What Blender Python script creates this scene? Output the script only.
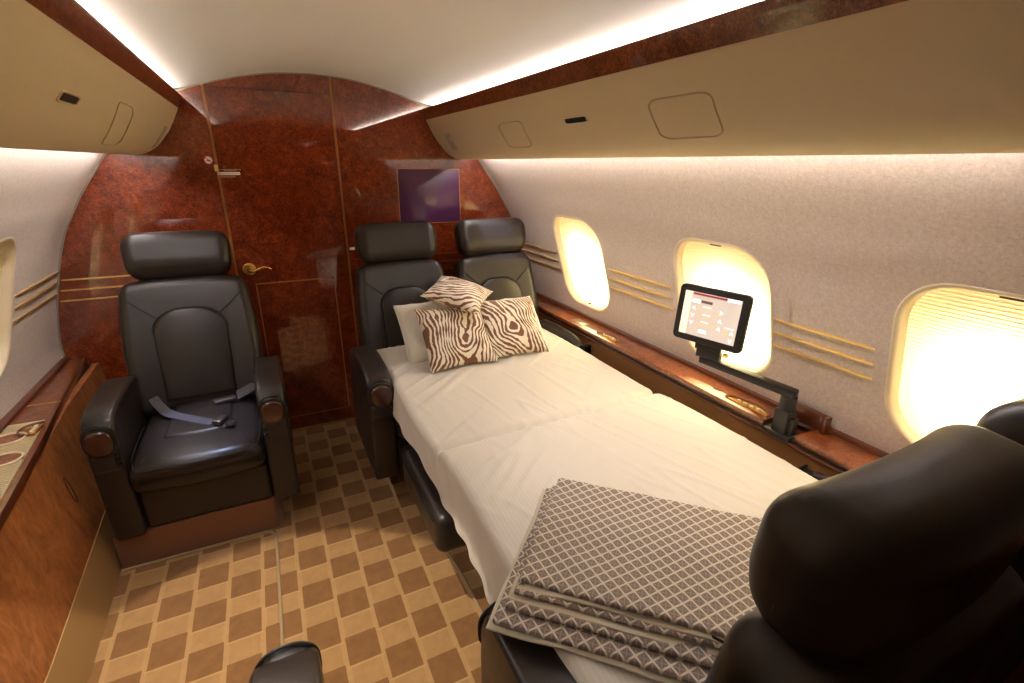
import bpy, bmesh, math, random
from mathutils import Vector, Matrix, noise
random.seed(7)
scene = bpy.context.scene
for o in list(bpy.data.objects): bpy.data.objects.remove(o)
C = scene.collection
PI = math.pi

# ------------------------------------------------------------------ camera
cam_d = bpy.data.cameras.new('camera'); cam = bpy.data.objects.new('camera', cam_d); C.objects.link(cam)
cam_d.sensor_width = 36; cam_d.lens = 17.098; cam_d.clip_start = 0.01
yaw, pitch, roll = 0.462873, -0.349240, 0.009367
cf = Vector((math.sin(yaw)*math.cos(pitch), math.cos(yaw)*math.cos(pitch), math.sin(pitch)))
cr = Vector((math.cos(yaw), -math.sin(yaw), 0)); cu = cr.cross(cf)
cr2 = cr*math.cos(roll)+cu*math.sin(roll); cu2 = cu*math.cos(roll)-cr*math.sin(roll)
mw = Matrix((cr2, cu2, -cf)).transposed().to_4x4(); mw.translation = Vector((-0.294, 0, 1.4756))
cam.matrix_world = mw
scene.camera = cam
# ------------------------------------------------------------------ world + exposure
w = bpy.data.worlds.new('world'); scene.world = w; w.use_nodes = True
w.node_tree.nodes['Background'].inputs[0].default_value = (0.6, 0.75, 1.0, 1)
w.node_tree.nodes['Background'].inputs[1].default_value = 0.5
vs = scene.view_settings
vs.view_transform = 'Standard'; vs.look = 'None'; vs.gamma = 1; vs.use_curve_mapping = False
vs.exposure = 0.16
# lamp strengths
COVE = 34.0; WASH = 32.0; PANE = 30.0; PANE_DIM = 2.0
def area(name, loc, size, sizey, power, col, direction):
    d = bpy.data.lights.new(name, 'AREA'); d.shape = 'RECTANGLE'; d.size = size; d.size_y = sizey
    d.energy = power; d.color = col
    o = bpy.data.objects.new(name, d); C.objects.link(o); o.location = loc
    o.rotation_euler = Vector(direction).to_track_quat('-Z', 'Y').to_euler(); return o
def spot(name, loc, target, power, col, angle, blend=0.15, r=0.012):
    d = bpy.data.lights.new(name, 'SPOT'); d.energy = power; d.color = col; d.spot_size = math.radians(angle)
    d.spot_blend = blend; d.shadow_soft_size = r
    o = bpy.data.objects.new(name, d); C.objects.link(o); o.location = loc
    o.rotation_euler = (Vector(target)-Vector(loc)).to_track_quat('-Z', 'Y').to_euler(); return o
# reading lights under the two overhead bins
spot('reading_spot', (-0.50, 1.75, 1.735), (-0.62, 2.08, 0.46), 85, (0.48, 0.60, 1.0), 21, 0.5)
spot('reading_spot', (-0.50, 0.95, 1.76), (-0.50, 1.05, 0.0), 80, (1.0, 0.88, 0.72), 51, 0.12)
spot('reading_spot', (0.555, 2.18, 1.66), (0.80, 2.43, 1.19), 60, (0.52, 0.62, 1.0), 18, 0.6)
spot('reading_spot', (0.50, 0.95, 1.735), (0.70, 1.00, 0.6), 12, (1.0, 0.88, 0.80), 62, 0.7)

# ------------------------------------------------------------------ helpers
def setp(o, **k):
    for a, b in k.items(): o[a] = b
    return o
def tag(o, label=None, cat=None, group=None, kind=None):
    if label: o['label'] = label
    if cat: o['category'] = cat
    if group: o['group'] = group
    if kind: o['kind'] = kind
    return o
def empty(name, loc=(0,0,0), rz=0):
    o = bpy.data.objects.new(name, None); C.objects.link(o); o.empty_display_size = 0.05
    o.location = loc; o.rotation_euler = (0, 0, rz); return o
class MB:
    def __init__(s): s.v = []; s.f = []; s.mi = []; s.cur = 0
    def add(s, vs_, fs_):
        n = len(s.v); s.v += [tuple(p) for p in vs_]; s.f += [tuple(i+n for i in f) for f in fs_]; s.mi += [s.cur]*len(fs_)
        return s
    def bm(s, b):
        b.verts.index_update(); s.add([v.co[:] for v in b.verts], [[v.index for v in f.verts] for f in b.faces]); b.free(); return s
    def build(s, name, mats, parent=None, sharp=35, loc=None, rot=None):
        me = bpy.data.meshes.new(name); me.from_pydata(s.v, [], s.f)
        mats = mats if isinstance(mats, (list, tuple)) else [mats]
        for m in mats: me.materials.append(m)
        for p, i in zip(me.polygons, s.mi): p.material_index = i
        me.shade_smooth()
        if sharp: me.set_sharp_from_angle(angle=math.radians(sharp))
        me.update()
        o = bpy.data.objects.new(name, me); C.objects.link(o)
        if parent: o.parent = parent
        if loc: o.location = loc
        if rot: o.rotation_euler = rot
        return o
def rbox(c, size, r=0.01, k=3, m=4, fn=None, rot=None):
    """rounded box: centre, full size, corner radius; fn warps local coordinates (in -1..1 and metres)"""
    hx, hy, hz = [a/2 for a in size]; r = min(r, hx*.999, hy*.999, hz*.999)
    def samp(h):
        inn = h-r; a = [inn+r*math.tan(PI/4*i/k) for i in range(k+1)]
        mid = [-inn+2*inn*i/m for i in range(1, m)]
        return [-x for x in reversed(a)]+mid+a
    S = [samp(h) for h in (hx, hy, hz)]; H = (hx, hy, hz); V = []; F = []; idx = {}
    def vid(p):
        key = (round(p[0], 6), round(p[1], 6), round(p[2], 6))
        if key not in idx: idx[key] = len(V); V.append(p)
        return idx[key]
    for ax in range(3):
        a, b = (ax+1) % 3, (ax+2) % 3
        for sg in (-1, 1):
            for i in range(len(S[a])-1):
                for j in range(len(S[b])-1):
                    q = []
                    for (ii, jj) in ((i, j), (i+1, j), (i+1, j+1), (i, j+1)):
                        p = [0, 0, 0]; p[ax] = sg*H[ax]; p[a] = S[a][ii]; p[b] = S[b][jj]; q.append(vid(tuple(p)))
                    F.append(q if sg > 0 else q[::-1])
    out = []
    R = Matrix.Rotation(0, 3, 'X') if rot is None else rot
    c = Vector(c)
    for p in V:
        cc = Vector([max(-(H[i]-r), min(H[i]-r, p[i])) for i in range(3)]); d = Vector(p)-cc
        if d.length > 1e-9: d = d.normalized()*r
        q = cc+d
        if fn: q = Vector(fn(q, (q[0]/hx, q[1]/hy, q[2]/hz)))
        out.append(c+R @ q)
    return out, F
def prism(poly, axis, a0, a1, bev=0.0, seg=2):
    """poly: list of 2-D points; axis 'x' -> (y,z), 'y' -> (x,z), 'z' -> (x,y)"""
    b = bmesh.new()
    def P(u, v, a): return {'x': (a, u, v), 'y': (u, a, v), 'z': (u, v, a)}[axis]
    A = [b.verts.new(P(u, v, a0)) for u, v in poly]; B = [b.verts.new(P(u, v, a1)) for u, v in poly]
    n = len(poly); b.faces.new(A); b.faces.new(B[::-1])
    for i in range(n): b.faces.new((A[i], B[i], B[(i+1) % n], A[(i+1) % n])[::-1])
    bmesh.ops.recalc_face_normals(b, faces=b.faces)
    if bev:
        es = [e for e in b.edges if len(e.link_faces) == 2 and e.calc_face_angle(0) > 0.6]
        bmesh.ops.bevel(b, geom=es, offset=bev, segments=seg, profile=0.5, affect='EDGES', clamp_overlap=True)
    return b
def box(x0, x1, y0, y1, z0, z1, bev=0.0, seg=2):
    return prism([(x0, y0), (x1, y0), (x1, y1), (x0, y1)], 'z', z0, z1, bev, seg)
def rrect(w_, h_, r, n=5, cx=0, cy=0):
    P = []
    for k, (sx, sy) in enumerate(((1, 1), (-1, 1), (-1, -1), (1, -1))):
        for i in range(n+1):
            a = PI/2*k+PI/2*i/n; P.append((cx+sx*(w_/2-r)+r*math.cos(a), cy+sy*(h_/2-r)+r*math.sin(a)))
    return P
def tube(pts, r, n=8, closed=False):
    pts = [Vector(p) for p in pts]; V = []; F = []; m = len(pts); up0 = None
    for i, p in enumerate(pts):
        a = pts[(i-1) % m] if (i > 0 or closed) else p; b = pts[(i+1) % m] if (i < m-1 or closed) else p
        t = (b-a).normalized()
        if up0 is None:
            up0 = Vector((0, 0, 1)) if abs(t.z) < .9 else Vector((1, 0, 0))
        s = t.cross(up0).normalized(); u = s.cross(t); up0 = u
        rr = r(i/(m-1)) if callable(r) else r
        for k in range(n):
            an = 2*PI*k/n; V.append(p+s*(rr*math.cos(an))+u*(rr*math.sin(an)))
    for i in range(m if closed else m-1):
        j = (i+1) % m
        for k in range(n): F.append((i*n+k, i*n+(k+1) % n, j*n+(k+1) % n, j*n+k))
    if not closed: F.append(tuple(range(n))[::-1]); F.append(tuple((m-1)*n+k for k in range(n)))
    return V, F
def strap(pts, width, th, wdir):
    V = []; F = []; 
    for i, p in enumerate(pts):
        p = Vector(p); wd = Vector(wdir[i] if isinstance(wdir, list) else wdir).normalized()
        t = (Vector(pts[min(i+1, len(pts)-1)])-Vector(pts[max(i-1, 0)])).normalized(); nn = t.cross(wd).normalized()
        for a, b in ((-1, -1), (1, -1), (1, 1), (-1, 1)): V.append(p+wd*(a*width/2)+nn*(b*th/2))
    for i in range(len(pts)-1):
        for k in range(4): F.append((4*i+k, 4*i+(k+1) % 4, 4*i+4+(k+1) % 4, 4*i+4+k))
    F.append((3, 2, 1, 0)); n = 4*(len(pts)-1); F.append((n, n+1, n+2, n+3))
    return V, F
def spline(pts, n=8):
    """Catmull-Rom through points"""
    P = [Vector(p) for p in pts]; P = [2*P[0]-P[1]]+P+[2*P[-1]-P[-2]]; out = []
    for i in range(1, len(P)-2):
        for k in range(n):
            t = k/n; a, b, c, d = P[i-1:i+3]
            out.append(0.5*((2*b)+(-a+c)*t+(2*a-5*b+4*c-d)*t*t+(-a+3*b-3*c+d)*t**3))
    out.append(P[-2]); return out

# ------------------------------------------------------------------ materials
def mat(name, col=(.8,.8,.8), rough=.5, metal=0, coat=0, coat_r=.03, spec=.5, sheen=0, emit=None, es=0):
    m = bpy.data.materials.new(name); m.use_nodes = True; b = m.node_tree.nodes['Principled BSDF']
    b.inputs['Base Color'].default_value = (*col, 1); b.inputs['Roughness'].default_value = rough
    b.inputs['Metallic'].default_value = metal; b.inputs['Coat Weight'].default_value = coat
    b.inputs['Coat Roughness'].default_value = coat_r; b.inputs['Coat IOR'].default_value = 1.5; b.inputs['Specular IOR Level'].default_value = spec
    b.inputs['Sheen Weight'].default_value = sheen
    if emit: b.inputs['Emission Color'].default_value = (*emit, 1); b.inputs['Emission Strength'].default_value = es
    return m
class NT:
    def __init__(s, m): s.t = m.node_tree; s.b = s.t.nodes['Principled BSDF']
    def n(s, typ, **k):
        x = s.t.nodes.new(typ)
        for a, b in k.items():
            if a in x.inputs.keys(): x.inputs[a].default_value = b
            else: setattr(x, a, b)
        return x
    def l(s, a, b): s.t.links.new(a, b)
    def coord(s, scale=(1,1,1), kind='Object', rot=(0,0,0)):
        c = s.n('ShaderNodeTexCoord'); mp = s.n('ShaderNodeMapping'); s.l(c.outputs[kind], mp.inputs[0])
        mp.inputs['Scale'].default_value = scale; mp.inputs['Rotation'].default_value = rot; return mp.outputs[0]
    def ramp(s, src, stops):
        r = s.n('ShaderNodeValToRGB'); e = r.color_ramp.elements
        while len(e) < len(stops): e.new(.5)
        for i, (p, c) in enumerate(stops): e[i].position = p; e[i].color = (*c, 1) if len(c) == 3 else c
        s.l(src, r.inputs[0]); return r.outputs[0]
    def math(s, op, a, b=None):
        x = s.n('ShaderNodeMath', operation=op)
        for i, q in enumerate((a, b)):
            if q is None: continue
            if isinstance(q, (int, float)): x.inputs[i].default_value = q
            else: s.l(q, x.inputs[i])
        return x.outputs[0]
    def mix(s, fac, a, b, blend='MIX'):
        x = s.n('ShaderNodeMix', data_type='RGBA', blend_type=blend)
        for q, i in ((fac, 0), (a, 6), (b, 7)):
            if isinstance(q, (int, float)): x.inputs[i].default_value = q
            elif isinstance(q, tuple): x.inputs[i].default_value = (*q, 1)
            else: s.l(q, x.inputs[i])
        return x.outputs[2]
    def bump(s, h, strength=.3, dist=.002):
        b = s.n('ShaderNodeBump', Strength=strength, Distance=dist); s.l(h, b.inputs['Height']); s.l(b.outputs[0], s.b.inputs['Normal']); return b
    def color(s, c): s.l(c, s.b.inputs['Base Color'])
    def sep(s, v):
        x = s.n('ShaderNodeSeparateXYZ'); s.l(v, x.inputs[0]); return x.outputs

def burl(name, dark, mid, lite, scale=7, coat=1.0, rough=.3):
    m = mat(name, mid, rough, coat=coat, coat_r=.015, spec=.4); t = NT(m); co = t.coord((scale,)*3)
    n1 = t.n('ShaderNodeTexNoise', Scale=1.3, Detail=8, Roughness=.65, Distortion=2.2); t.l(co, n1.inputs['Vector'])
    n2 = t.n('ShaderNodeTexNoise', Scale=5.0, Detail=5, Roughness=.6, Distortion=3.5); t.l(co, n2.inputs['Vector'])
    n3 = t.n('ShaderNodeTexNoise', Scale=14.0, Detail=3, Roughness=.6, Distortion=2.0); t.l(co, n3.inputs['Vector'])
    s = t.math('ADD', t.math('MULTIPLY', n1.outputs['Fac'], .35), t.math('ADD', t.math('MULTIPLY', n2.outputs['Fac'], .4), t.math('MULTIPLY', n3.outputs['Fac'], .25)))
    t.color(t.ramp(s, [(.36, dark), (.5, mid), (.64, lite)])); t.b.inputs['Coat IOR'].default_value = 1.85; t.b.inputs['Specular IOR Level'].default_value = .15; return m
M = {}
M['burl'] = burl('burl_bulkhead', (.034,.005,.0015), (.19,.026,.006), (.36,.075,.017))
M['burl_trim'] = burl('burl_trim', (.035,.009,.003), (.16,.044,.013), (.36,.11,.034), scale=11, coat=.8)
M['ledge_wood'] = burl('ledge_wood', (.07,.016,.005), (.21,.056,.015), (.36,.12,.038), scale=9)
M['lip_wood'] = mat('lip_wood', (.12,.028,.010), .3, coat=.8)
def panel_suede():
    m = mat('suede_panel', (.3,.12,.03), .6, coat=.25, coat_r=.25); t = NT(m); co = t.coord((5,5,2.2))
    n1 = t.n('ShaderNodeTexNoise', Scale=1.2, Detail=8, Roughness=.65, Distortion=1.6); t.l(co, n1.inputs['Vector'])
    n2 = t.n('ShaderNodeTexNoise', Scale=6, Detail=5, Roughness=.6, Distortion=2); t.l(co, n2.inputs['Vector'])
    s = t.math('ADD', t.math('MULTIPLY', n1.outputs['Fac'], .6), t.math('MULTIPLY', n2.outputs['Fac'], .4))
    t.color(t.ramp(s, [(.33, (.18,.052,.012)), (.5, (.36,.12,.028)), (.66, (.52,.21,.065))])); return m
M['suede'] = panel_suede()
def wallfab(name, base):
    m = mat(name, base, .55, sheen=.2); t = NT(m); co = t.coord((1,1,1))
    n = t.n('ShaderNodeTexNoise', Scale=260, Detail=2, Roughness=.6); t.l(co, n.inputs['Vector'])
    n2 = t.n('ShaderNodeTexNoise', Scale=90, Detail=3, Roughness=.7); t.l(co, n2.inputs['Vector'])
    s = t.math('ADD', t.math('MULTIPLY', n.outputs['Fac'], .5), t.math('MULTIPLY', n2.outputs['Fac'], .5))
    t.color(t.ramp(s, [(.35, tuple(c*.80 for c in base)), (.65, tuple(min(1, c*1.13) for c in base))]))
    t.bump(s, .25, .001); return m
M['wall'] = wallfab('sidewall_fabric', (.66,.555,.48))
M['ceiling'] = mat('ceiling_fabric', (.84,.80,.74), .8); t = NT(M['ceiling']); n = t.n('ShaderNodeTexNoise', Scale=60, Detail=4); t.l(t.coord(), n.inputs['Vector']); t.bump(n.outputs['Fac'], .15, .001)
M['bin'] = mat('bin_vinyl', (.66,.53,.33), .6); t = NT(M['bin']); n = t.n('ShaderNodeTexNoise', Scale=220, Detail=3); t.l(t.coord(), n.inputs['Vector']); t.bump(n.outputs['Fac'], .08, .0006)
M['bin_groove'] = mat('bin_groove', (.50,.385,.22), .6)
M['speaker'] = mat('speaker_cloth', (.50,.38,.28), .8)
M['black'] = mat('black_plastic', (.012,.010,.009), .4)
M['gold'] = mat('gold', (.95,.62,.22), .18, metal=1)
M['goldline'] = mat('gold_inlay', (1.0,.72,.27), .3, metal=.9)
M['brass_seam'] = mat('brass_seam', (.50,.21,.055), .3, metal=.4, coat=.5)
M['cream'] = mat('cream_plastic', (.80,.68,.50), .4)
def leather(name, col, rough=.36):
    m = mat(name, col, rough, spec=.42, coat=.06, coat_r=.3); t = NT(m); co = t.coord()
    v = t.n('ShaderNodeTexVoronoi', Scale=420); t.l(co, v.inputs['Vector'])
    n = t.n('ShaderNodeTexNoise', Scale=9, Detail=3); t.l(co, n.inputs['Vector'])
    h = t.math('ADD', t.math('MULTIPLY', v.outputs['Distance'], .12), n.outputs['Fac']); t.bump(h, .25, .004)
    t.l(t.ramp(n.outputs['Fac'], [(.3, (rough-.05,)*3), (.7, (rough+.07,)*3)]), t.b.inputs['Roughness']); return m
M['leather'] = leather('dark_leather', (.022,.0155,.012))
M['leather_seam'] = mat('leather_seam', (.006,.005,.005), .6)
M['piping'] = mat('leather_piping', (.022,.019,.018), .35)
M['cap_wood'] = mat('armcap_wood', (.05,.018,.010), .25, coat=.6)
M['belt'] = mat('belt_webbing', (.055,.045,.055), .65, sheen=.3)
M['steel'] = mat('buckle_steel', (.28,.25,.24), .3, metal=1)
def carpet():
    m = mat('carpet', (.4,.25,.12), .95, sheen=.3, spec=.1); t = NT(m); co = t.coord()
    x, y, z = t.sep(co)
    # columns of dark blocks, alternate columns shifted by half a period
    lf = t.math('LESS_THAN', x, -.443); x = t.math('ADD', x, t.math('MULTIPLY', lf, .012)); y = t.math('ADD', y, t.math('MULTIPLY', lf, .03))      # the left carpet piece is cut out of step
    u = t.math('DIVIDE', t.math('ADD', x, .373+.1105*50), .1105); col = t.math('FLOOR', u); fu = t.math('FRACT', u)
    par = t.math('MODULO', col, 2.0)
    # column 0 (x -.363) has its block top at y 1.765
    v = t.math('ADD', t.math('DIVIDE', t.math('ADD', y, .19*60-1.66), .19), t.math('MULTIPLY', par, .5)); fv = t.math('FRACT', v)
    inx = t.math('MULTIPLY', t.math('GREATER_THAN', fu, .055), t.math('LESS_THAN', fu, .945))
    iny = t.math('MULTIPLY', t.math('GREATER_THAN', fv, .0), t.math('LESS_THAN', fv, .555))
    dark = t.math('MULTIPLY', inx, iny)
    # small pale seams: thin line frame round the light bricks
    e1 = t.math('LESS_THAN', t.math('ABSOLUTE', t.math('SUBTRACT', fu, .955)), .045)
    e2 = t.math('LESS_THAN', t.math('ABSOLUTE', t.math('SUBTRACT', fu, .045)), .045)
    ex = t.math('MULTIPLY', t.math('ADD', e1, e2), t.math('SUBTRACT', 1.0, t.math('MULTIPLY', 0.0, fv)))
    ey = t.math('LESS_THAN', t.math('ABSOLUTE', t.math('SUBTRACT', fv, .985)), .02)
    n = t.n('ShaderNodeTexNoise', Scale=500, Detail=2, Roughness=.7); t.l(co, n.inputs['Vector'])
    n2 = t.n('ShaderNodeTexNoise', Scale=25, Detail=4, Roughness=.6); t.l(co, n2.inputs['Vector'])
    g = t.math('ADD', t.math('MULTIPLY', n.outputs['Fac'], .55), t.math('MULTIPLY', n2.outputs['Fac'], .45))
    lightc = t.ramp(g, [(.3, (.33,.178,.066)), (.7, (.47,.278,.115))])
    darkc = t.ramp(g, [(.3, (.185,.085,.028)), (.7, (.29,.145,.052))])
    seamc = t.mix(.5, lightc, (.58,.37,.16))
    c = t.mix(dark, lightc, darkc)
    c = t.mix(t.math('MULTIPLY', t.math('SUBTRACT', 1.0, dark), t.math('MINIMUM', t.math('ADD', t.math('MULTIPLY', ex, .5), ey), 1.0)), c, seamc)
    t.color(c); h = t.math('ADD', t.math('MULTIPLY', dark, -.5), t.math('MULTIPLY', n.outputs['Fac'], .6)); t.bump(h, .5, .003); return m
M['carpet'] = carpet()
M['plinth'] = mat('plinth_carpet', (.20,.075,.025), .9, sheen=.3); t = NT(M['plinth']); n = t.n('ShaderNodeTexNoise', Scale=400, Detail=2); t.l(t.coord(), n.inputs['Vector']); t.bump(n.outputs['Fac'], .4, .002)
M['welt'] = mat('carpet_welt', (.36,.25,.13), .85)
M['baseboard'] = mat('baseboard_vinyl', (.40,.235,.085), .55)
M['sidepanel'] = mat('side_leather', (.20,.088,.027), .5)
def sheet():
    m = mat('bed_linen', (.76,.71,.58), .65, sheen=.25); t = NT(m); co = t.coord((1,1,1), rot=(0,0,math.radians(3)))
    x, y, z = t.sep(co); s = t.math('SINE', t.math('MULTIPLY', x, 2*PI/.011))
    f = t.math('MULTIPLY', t.math('ADD', s, 1), .5)
    t.color(t.mix(f, (.60,.55,.465), (.64,.595,.515)))
    n = t.n('ShaderNodeTexNoise', Scale=180, Detail=2); t.l(co, n.inputs['Vector'])
    t.l(t.ramp(f, [(0, (.5,)*3), (1, (.68,)*3)]), t.b.inputs['Roughness'])
    t.bump(n.outputs['Fac'], .08, .001); return m
M['sheet'] = sheet()
M['pillow'] = mat('pillow_linen', (.80,.76,.66), .7, sheen=.3)
M['mattress'] = mat('mattress', (.45,.40,.32), .8)
def zebra(name, seed, rot, k=1.0):
    m = mat(name, (.7,.6,.5), .75, sheen=.3); t = NT(m); co = t.coord((1,1,1), rot=(0,0,rot))
    ad = t.n('ShaderNodeVectorMath', operation='ADD'); t.l(co, ad.inputs[0]); ad.inputs[1].default_value = (seed*3.1, seed*1.7, 0)
    n = t.n('ShaderNodeTexNoise', Scale=6.0, Detail=1.2, Roughness=.4, Distortion=.3); t.l(ad.outputs[0], n.inputs['Vector'])
    nf = t.n('ShaderNodeTexNoise', Scale=38, Detail=2); t.l(ad.outputs[0], nf.inputs['Vector'])
    nw = t.n('ShaderNodeTexNoise', Scale=22, Detail=1); t.l(ad.outputs[0], nw.inputs['Vector'])
    x, y, z = t.sep(co)
    ax = t.math('ABSOLUTE', t.math('ADD', x, .02+.05*seed-.12))
    rad = t.math('SQRT', t.math('ADD', t.math('MULTIPLY', t.math('MULTIPLY', ax, ax), 4.0), t.math('ADD', t.math('MULTIPLY', t.math('MULTIPLY', t.math('SUBTRACT', y, .10), t.math('SUBTRACT', y, .10)), .35), .0003)))
    ph = t.math('ADD', t.math('MULTIPLY', n.outputs['Fac'], 44.0*k), t.math('MULTIPLY', rad, 185.0))
    ph = t.math('ADD', ph, t.math('MULTIPLY', nf.outputs['Fac'], 4.2))
    s = t.math('SINE', ph); s = t.math('ADD', s, t.math('MULTIPLY', t.math('SUBTRACT', nw.outputs['Fac'], .5), 3.6))
    f = t.ramp(t.math('ADD', t.math('MULTIPLY', s, .5), .5), [(.47, (0,0,0)), (.54, (1,1,1))])
    t.color(t.mix(f, (.80,.72,.57), (.17,.060,.018))); return m
for i in range(3): M['zebra%d' % i] = zebra('zebra_print_%s' % 'abc'[i], i+1.3, (.2, -.35, 1.1)[i])
def quilt():
    m = mat('quilt_lattice', (.5,.45,.4), .6, sheen=.3); t = NT(m); co = t.coord(rot=(0,0,math.radians(45)))
    x, y, z = t.sep(co); P = .0215
    def fr(a): return t.math('FRACT', t.math('ADD', t.math('DIVIDE', a, P), 100.25))
    fx, fy = fr(x), fr(y)
    lx = t.math('GREATER_THAN', t.math('ABSOLUTE', t.math('SUBTRACT', fx, .5)), .41)
    ly = t.math('GREATER_THAN', t.math('ABSOLUTE', t.math('SUBTRACT', fy, .5)), .41)
    l = t.math('MAXIMUM', lx, ly)
    # little medallion in every diamond
    dx = t.math('SUBTRACT', fx, .5); dy = t.math('SUBTRACT', fy, .5)
    cx = t.math('LESS_THAN', t.math('ABSOLUTE', t.math('SUBTRACT', t.math('ABSOLUTE', dx), t.math('ABSOLUTE', dy))), .06)
    n = t.n('ShaderNodeTexNoise', Scale=300, Detail=2); t.l(co, n.inputs['Vector'])
    darkc = t.mix(n.outputs['Fac'], (.10,.066,.048), (.22,.155,.118))
    c = t.mix(t.math('MULTIPLY', cx, .45), darkc, (.42,.33,.26))
    c = t.mix(l, c, (.58,.51,.41)); t.color(c); t.bump(l, .3, .002); return m
M['quilt'] = quilt()
M['quilt_hem'] = mat('quilt_hem', (.55,.48,.35), .7)
M['screen_off'] = mat('screen_off', (.085,.022,.075), .3, coat=.35, coat_r=.10)
M['screen_on'] = mat('screen_on', (.5,.45,.4), .3, emit=(.60,.51,.43), es=.62)
M['ui_white'] = mat('ui_white', (.8,.8,.8), .3, emit=(1,.95,.9), es=1.0)
M['ui_side'] = mat('ui_side', (.8,.7,.6), .3, emit=(.85,.66,.48), es=.9)
M['ui_red'] = mat('ui_red', (.2,.02,.02), .3, emit=(.30,.03,.02), es=.8)
M['ui_orange'] = mat('ui_orange', (.8,.4,.1), .3, emit=(.9,.45,.14), es=.9)
M['ui_brown'] = mat('ui_brown', (.1,.05,.03), .3, emit=(.2,.09,.05), es=.6)
M['sign_white'] = mat('sign_white', (.95,.93,.9), .5)
M['sign_red'] = mat('sign_red', (.5,.02,.02), .5)
M['tray'] = mat('cup_tray', (.62,.52,.33), .4)
def emitmat(name, col, s):
    m = bpy.data.materials.new(name); m.use_nodes = True; nt = m.node_tree; nt.nodes.clear()
    e = nt.nodes.new('ShaderNodeEmission'); e.inputs[0].default_value = (*col, 1); e.inputs[1].default_value = s
    o = nt.nodes.new('ShaderNodeOutputMaterial'); nt.links.new(e.outputs[0], o.inputs[0]); return m
M['cove'] = emitmat('cove_lamp', (1.0,.94,.88), COVE)
M['wash'] = emitmat('wash_lamp', (1.0,.94,.95), WASH)
M['pane'] = emitmat('daylit_pane', (1.0,.93,.78), PANE)
M['pane_dim'] = emitmat('dim_pane', (.95,.95,.85), PANE_DIM)
def blind():
    m = bpy.data.materials.new('pleated_blind'); m.use_nodes = True; nt = m.node_tree; nt.nodes.clear()
    d = nt.nodes.new('ShaderNodeBsdfDiffuse'); d.inputs[0].default_value = (.85,.76,.50,1)
    tr = nt.nodes.new('ShaderNodeBsdfTranslucent'); tr.inputs[0].default_value = (.90,.78,.47,1)
    mx = nt.nodes.new('ShaderNodeMixShader'); mx.inputs[0].default_value = .5
    o = nt.nodes.new('ShaderNodeOutputMaterial'); nt.links.new(d.outputs[0], mx.inputs[1]); nt.links.new(tr.outputs[0], mx.inputs[2]); nt.links.new(mx.outputs[0], o.inputs[0]); return m
M['blind'] = blind()

# ------------------------------------------------------------------ cabin profile (fitted section)
YF, YB = -1.3, 2.8          # far ends of the cabin; the wood bulkhead is at YB
PROF = [(0,1.02),(.15,1.10),(.35,1.18),(.5,1.21),(.65,1.222),(.78,1.205),(.93,1.17),(1.147,1.10),(1.293,1.02),(1.358,.979),(1.498,.877)]
TOP = [(1.498,.877),(1.62,.755),(1.70,.665),(1.762,.567),(1.812,.435),(1.848,.29),(1.870,.15),(1.878,0)]
SP = spline([(x, 0, z) for z, x in PROF], 8)            # wall curve as points (x,0,z)
def wallx(z):
    if z > 1.497: return .877-(z-1.498)*.90
    for a, b in zip(SP, SP[1:]):
        if a.z <= z <= b.z: t = (z-a.z)/(b.z-a.z+1e-9); return a.x+(b.x-a.x)*t
    return SP[-1].x
def wn(z):
    e = .01; dx = wallx(z+e)-wallx(max(z-e, 0)); v = Vector((-2*e, 0, dx)).normalized(); return v   # inward normal (right wall), points -x
def wallp(s, y, z, off=0):
    """point on the side wall, s=+1 right / -1 left, off = metres into the cabin"""
    n_ = wn(z); return Vector((s*(wallx(z)+n_.x*off), y, z+n_.z*off))
SPT = spline([(x, 0, z) for z, x in TOP], 8)
full = [(p.x, p.z) for p in SP]+[(p.x, p.z) for p in SPT[1:]]          # right half outline bottom->top
outline = full+[(-x, z) for x, z in full[-2::-1]]

# floor
tag(MB().bm(box(-1.25, 1.25, YF-.05, YB+.05, -.03, 0)).build('floor', M['carpet']), 'gold and brown basket-weave carpet along the cabin aisle', kind='structure')
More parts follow.
